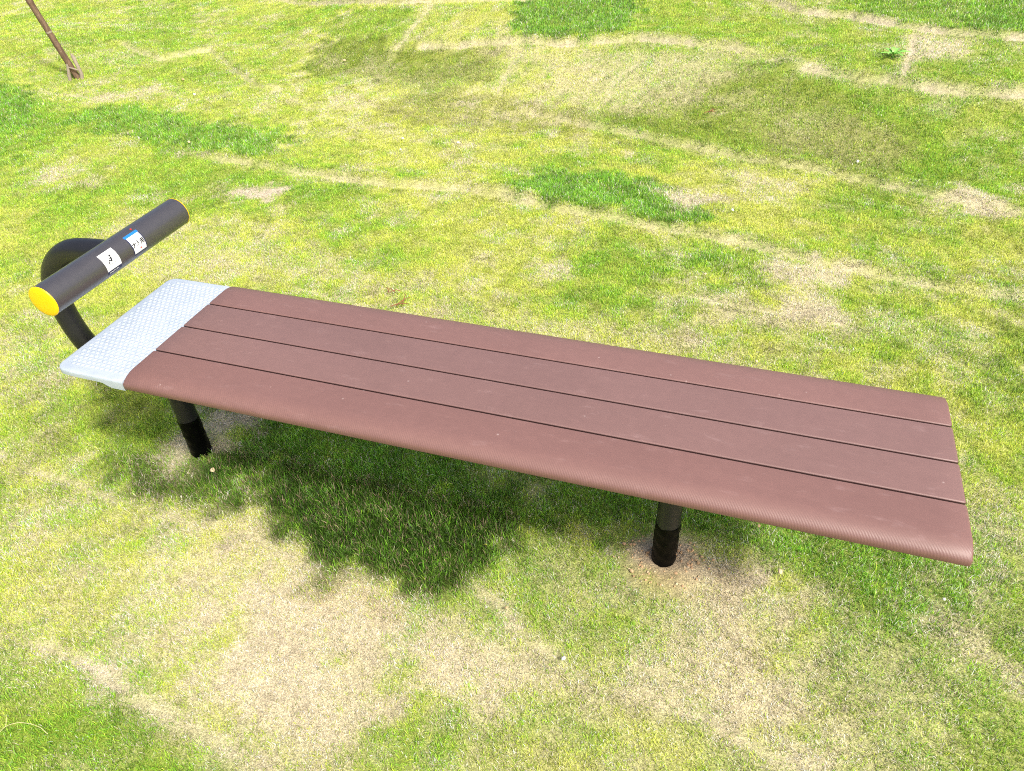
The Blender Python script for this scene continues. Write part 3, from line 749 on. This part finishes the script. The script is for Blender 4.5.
# ------------------------------------------------------------------ support stake at the back left
def hz(x, y): return float(height(np.array([x]), np.array([y]))[0])
sx, sy = -3.56, 3.14; sz = hz(sx, sy)
stake = empty('tree_stake', (sx, sy, sz))
tag(stake, 'thin brown wooden stake leaning out of the grass at the back left corner', 'wooden stake')
TOP = Vector(STAKE_TOP)
ax_ = (TOP - Vector((sx, sy, sz))).normalized()
bm = bmesh.new(); pts = []; rad = []
L = 1.75; i = 0; s = -.06
side = ax_.cross(Vector((0, 1, 0))).normalized()
while s < L:
    k = s / L
    pts.append(ax_ * s + side * (.012 * math.sin(s * 2.1))); r = .0225 - .005 * k
    ph = (s + .06) % .30
    if ph < .012: r *= 1.14
    rad.append(r); s += .012
add_tube(bm, pts, rad, 16)
t = NT('weathered_pole'); tc = t.coord((6, 6, 1))
c = t.mix(t.ramp(t.noise(tc, 14, 5), [(.3, 0), (.7, 1)]), srgb(84, 64, 50), srgb(128, 104, 84))
c = t.mix(t.ramp(t.noise(t.coord(), 60, 4, .7), [(.6, 0), (.75, .7)]), c, srgb(186, 168, 146))
t.l(c, t.b.inputs['Base Color']); t.b.inputs['Roughness'].default_value = .8
t.l(t.bump(t.noise(tc, 50, 4), .5, .003), t.b.inputs['Normal'])
pole = obj('pole', bm, t.m, stake)
pale_m = simple('pale_node', srgb(146, 134, 118), .8, 0, .15, 60)
for s in (.33, .66, .99, 1.3):
    bm = bmesh.new(); add_tube(bm, [ax_ * s + side * (.012 * math.sin(s * 2.1)), ax_ * (s + .012) + side * (.012 * math.sin(s * 2.1))], [.0240 - .005 * s / L] * 2, 16)
    obj('node_ring', bm, pale_m, pole)
bm = bmesh.new()
add_tube(bm, [(-.03, -.06, -.06), (-.024, -.045, .03), (-.014, -.03, .11)], [.015, .013, .009], 10)
add_tube(bm, [(.035, -.01, -.05), (.05, .0, .035), (.022, .01, .15), (.012, .01, .17)], [.013, .014, .013, .004], 10)
add_tube(bm, [(-.02, -.035, .085), (.02, -.035, .08), (.045, -.01, .06)], .006, 8, up=(0, 0, 1))
obj('footing', bm, pale_m, stake)

# ------------------------------------------------------------------ broad leaved weed
wx, wy = 2.01, 3.72
weed = empty('weed', (wx, wy, hz(wx, wy)))
tag(weed, 'small bright green broad leaved weed standing up from the turf bank', 'weed')
t = NT('weed_leaf'); tc = t.coord()
t.l(t.mix(t.noise(tc, 20, 3), srgb(120, 184, 70), srgb(150, 204, 100)), t.b.inputs['Base Color']); t.b.inputs['Roughness'].default_value = .45
leaf_m = t.m
for k, (a, ln_, el) in enumerate(((10, .13, .35), (75, .10, .6), (140, .12, .45), (190, .11, .3), (235, .12, .55), (300, .12, .35), (340, .10, .8), (110, .07, 1.1))):
    ln_ *= .72; bm = bmesh.new(); a = math.radians(a + 9 * math.sin(k * 5)); prev = None
    for i in range(9):
        f = i / 8; w = .010 * math.sin(PI * min(1, f * .94 + .06)) ** .8 + .001
        r = ln_ * f; z = .012 + ln_ * (el * f * 1.4 - el * f * f * .95)
        c_ = Vector((r * math.cos(a), r * math.sin(a), z)); n_ = Vector((-math.sin(a), math.cos(a), 0))
        cur = [bm.verts.new(c_ + n_ * w + Vector((0, 0, w * .35))), bm.verts.new(c_), bm.verts.new(c_ - n_ * w + Vector((0, 0, w * .35)))]
        if prev:
            for j in (0, 1): bm.faces.new((prev[j], prev[j + 1], cur[j + 1], cur[j]))
        prev = cur
    obj('leaf', bm, leaf_m, weed)
bm = bmesh.new(); add_tube(bm, [(0, 0, -.02), (0, 0, .03)], [.006, .003], 8); obj('stem', bm, leaf_m, weed)

# ------------------------------------------------------------------ pebbles, twig, gravel
def rock(bm, c, r, sq=(1, 1, .7), seed=0):
    rg = random.Random(seed); R_ = bmesh.ops.create_icosphere(bm, subdivisions=2, radius=1)
    rot = Matrix.Rotation(rg.random() * 6.28, 3, 'Z'); dirs = [Vector((rg.gauss(0, 1), rg.gauss(0, 1), rg.gauss(0, 1))).normalized() for _ in range(7)]
    for v in R_['verts']:
        p = v.co.normalized(); s_ = 1.0
        for d_ in dirs: s_ = min(s_, .74 / max(.3, p.dot(d_) + .05)) if p.dot(d_) > .6 else s_
        p = Vector((p.x * s_ * sq[0], p.y * s_ * sq[1], p.z * s_ * sq[2])); p = rot @ p
        v.co = Vector(c) + p * r
stone_m = {k: simple('stone_' + k, c, .85, 0, .15, 90, .4) for k, c in dict(cream=srgb(208, 188, 150), white=srgb(228, 226, 220), tan=srgb(190, 160, 120), grey=srgb(176, 160, 136), rust=srgb(196, 160, 122)).items()}
PEBBLES = [  # x, y, radius, stone, label
 (-.03, -.07, .0115, 'cream', 'cream pebble in the dark grass beside the foot of the left bench post'),
 (.93, .19, .0085, 'tan', 'tan pebble in the shaded grass behind the middle of the front bench edge'),
 (1.15, -.36, .008, 'white', 'bright white pebble alone on pale grass in front of the right bench post'),
 (1.61, .03, .010, 'cream', 'cream pebble on dry straw a hand to the right of the right post'),
 (1.51, 0.0, .006, 'grey', 'tiny grey pebble close to the gravel at the right post'),
 (1.55, .17, .007, 'tan', 'small tan pebble in green grass just past the shadow end'),
 (1.99, .06, .006, 'white', 'tiny white pebble below the right end of the bench'),
 (2.05, .30, .0065, 'white', 'white pebble in pale turf right of the bench end'),
 (-2.42, 3.01, .016, 'white', 'white stone in the grass to the right of the wooden stake'),
 (-2.72, 3.28, .015, 'tan', 'tan stone behind the white one to the right of the wooden stake'),
 (-1.87, 2.23, .014, 'cream', 'cream stone below the lush strip at the upper left'),
 (-1.63, 3.74, .014, 'cream', 'pale stone at the left end of the brownish turf'),
 (-.63, 2.58, .011, 'white', 'white pebble at the foot of the turf bank, the left one of three'),
 (-.57, 2.42, .010, 'white', 'white pebble at the foot of the turf bank, the nearest of three'),
 (-.28, 2.58, .011, 'white', 'white pebble at the foot of the turf bank, the right one of three'),
 (1.30, 2.06, .011, 'white', 'white pebble on the bright turf behind the bench, beyond its right half'),
 (1.85, 2.69, .012, 'white', 'white stone on the lower bank at the right'),
 (1.49, .91, .008, 'cream', 'cream pebble right behind the rear bench edge'),
 (1.25, 1.46, .009, 'cream', 'cream pebble in the green patch behind the bench'),
 (.98, -.27, .006, 'tan', 'tiny tan pebble left in front of the right post'),
]
for i, (x, y, r, k, lab) in enumerate(PEBBLES):
    bm = bmesh.new(); rock(bm, (0, 0, 0), r * .85, (1, .8, .7), i + 3)
    o = obj('pebble', bm, stone_m[k]); o.location = (x, y, hz(x, y) + r * .3 + (.012 if r > .009 else .009))
    tag(o, lab, 'pebble', 'pebbles scattered in the grass')
# loose gravel of the refilled hole at the right post
bm = bmesh.new(); rg = random.Random(5)
ks = list(stone_m.values())
for i in range(150):
    a = rg.uniform(0, 6.28); rr_ = rg.gauss(.060, .026)
    if rr_ < .036: continue
    x, y = 1.322 + rr_ * math.cos(a) * 1.15, -.008 + rr_ * math.sin(a)
    nb = len(bm.faces); r = rg.uniform(.0018, .0052) * (1.25 if rg.random() < .12 else 1)
    rock(bm, (x, y, hz(x, y) * float(sm((rr_ - .03) / .15)) + .003 + r * .4), r, (1, .85, .7), i)
    bm.faces.ensure_lookup_table(); mi = rg.choice((0, 2, 2, 4, 4, 4, 3))
    for f in bm.faces[nb:]: f.material_index = mi
gr = obj('gravel', bm, ks); tag(gr, 'loose reddish gravel around the foot of the right bench post', 'gravel', kind='stuff')
# pale dry stalk
bm = bmesh.new(); z0 = hz(.05, -.9) + .02
add_tube(bm, spline([(-.012, -.022, -.01), (.006, .0, .008), (.035, .016, .012), (.075, .022, .008), (.10, .018, -.004)], 6), .00065, 6, up=(0, 0, 1))
add_tube(bm, spline([(.006, .0, .008), (-.004, .014, .012), (-.012, .02, .006)], 4), .0007, 6, up=(0, 0, 1))
tw = obj('dry_stalk', bm, simple('dry_stalk_m', srgb(196, 188, 140), .8)); tw.location = (.02, -.885, z0)
tag(tw, 'thin pale dry stalk curving over the grass at the lower left', 'dry stalk')
# brown dead twigs by the rear bench edge and leaves
for i, (x, y, l_, a) in enumerate(DEBRIS):
    bm = bmesh.new()
    for j in range(3):
        aa = a + j * .7; p = Vector((.02 * j, .012 * j, 0)); d_ = Vector((math.cos(aa), math.sin(aa), .08))
        add_tube(bm, spline([p, p + d_ * l_ * .5 + Vector((0, .006, .004)), p + d_ * l_], 4), [.0022 * (1 - .05 * k) for k in range(9)], 6, up=(0, 0, 1))
    o = obj('dead_twig', bm, simple('dead_twig_bark', srgb(140, 92, 64), .85)); o.location = (x, y, hz(x, y) + .016)
    tag(o, DEBLAB[i], 'twig')

# ------------------------------------------------------------------ camera, light, world
cd = bpy.data.cameras.new('camera'); cam = bpy.data.objects.new('camera', cd); col.objects.link(cam)
cam.location = CAM.tolist(); cam.rotation_euler = (.89, .041, .321)
cd.sensor_fit = 'HORIZONTAL'; cd.sensor_width = 36; cd.lens = 740 / 1024 * 36; cd.clip_start = .05; cd.clip_end = 2000
scene.camera = cam

sd = Vector((.355, -.235, .5)).normalized()
sl = bpy.data.lights.new('sun', 'SUN'); sl.energy = 4.05; sl.angle = math.radians(6); sl.color = (1, .965, .90)
so = bpy.data.objects.new('sun', sl); col.objects.link(so); so.location = (3, -2, 6)
so.rotation_euler = sd.to_track_quat('Z', 'Y').to_euler()
w = bpy.data.worlds.new('World'); scene.world = w; w.use_nodes = True
wn = w.node_tree; bg = wn.nodes['Background']
sk = wn.nodes.new('ShaderNodeTexSky'); sk.sky_type = 'NISHITA'; sk.sun_disc = False
sk.sun_elevation = math.asin(sd.z); sk.sun_rotation = math.atan2(sd.x, sd.y)
sk.air_density = 1.0; sk.dust_density = 6.0; sk.ozone_density = 1.0
wn.links.new(sk.outputs[0], bg.inputs['Color']); bg.inputs['Strength'].default_value = .19
scene.cycles.use_denoising = False; scene.cycles.pixel_filter_type = 'BLACKMAN_HARRIS'; scene.cycles.filter_width = 1.05
scene.view_settings.view_transform = 'Standard'; scene.view_settings.look = 'None'; scene.view_settings.exposure = 0
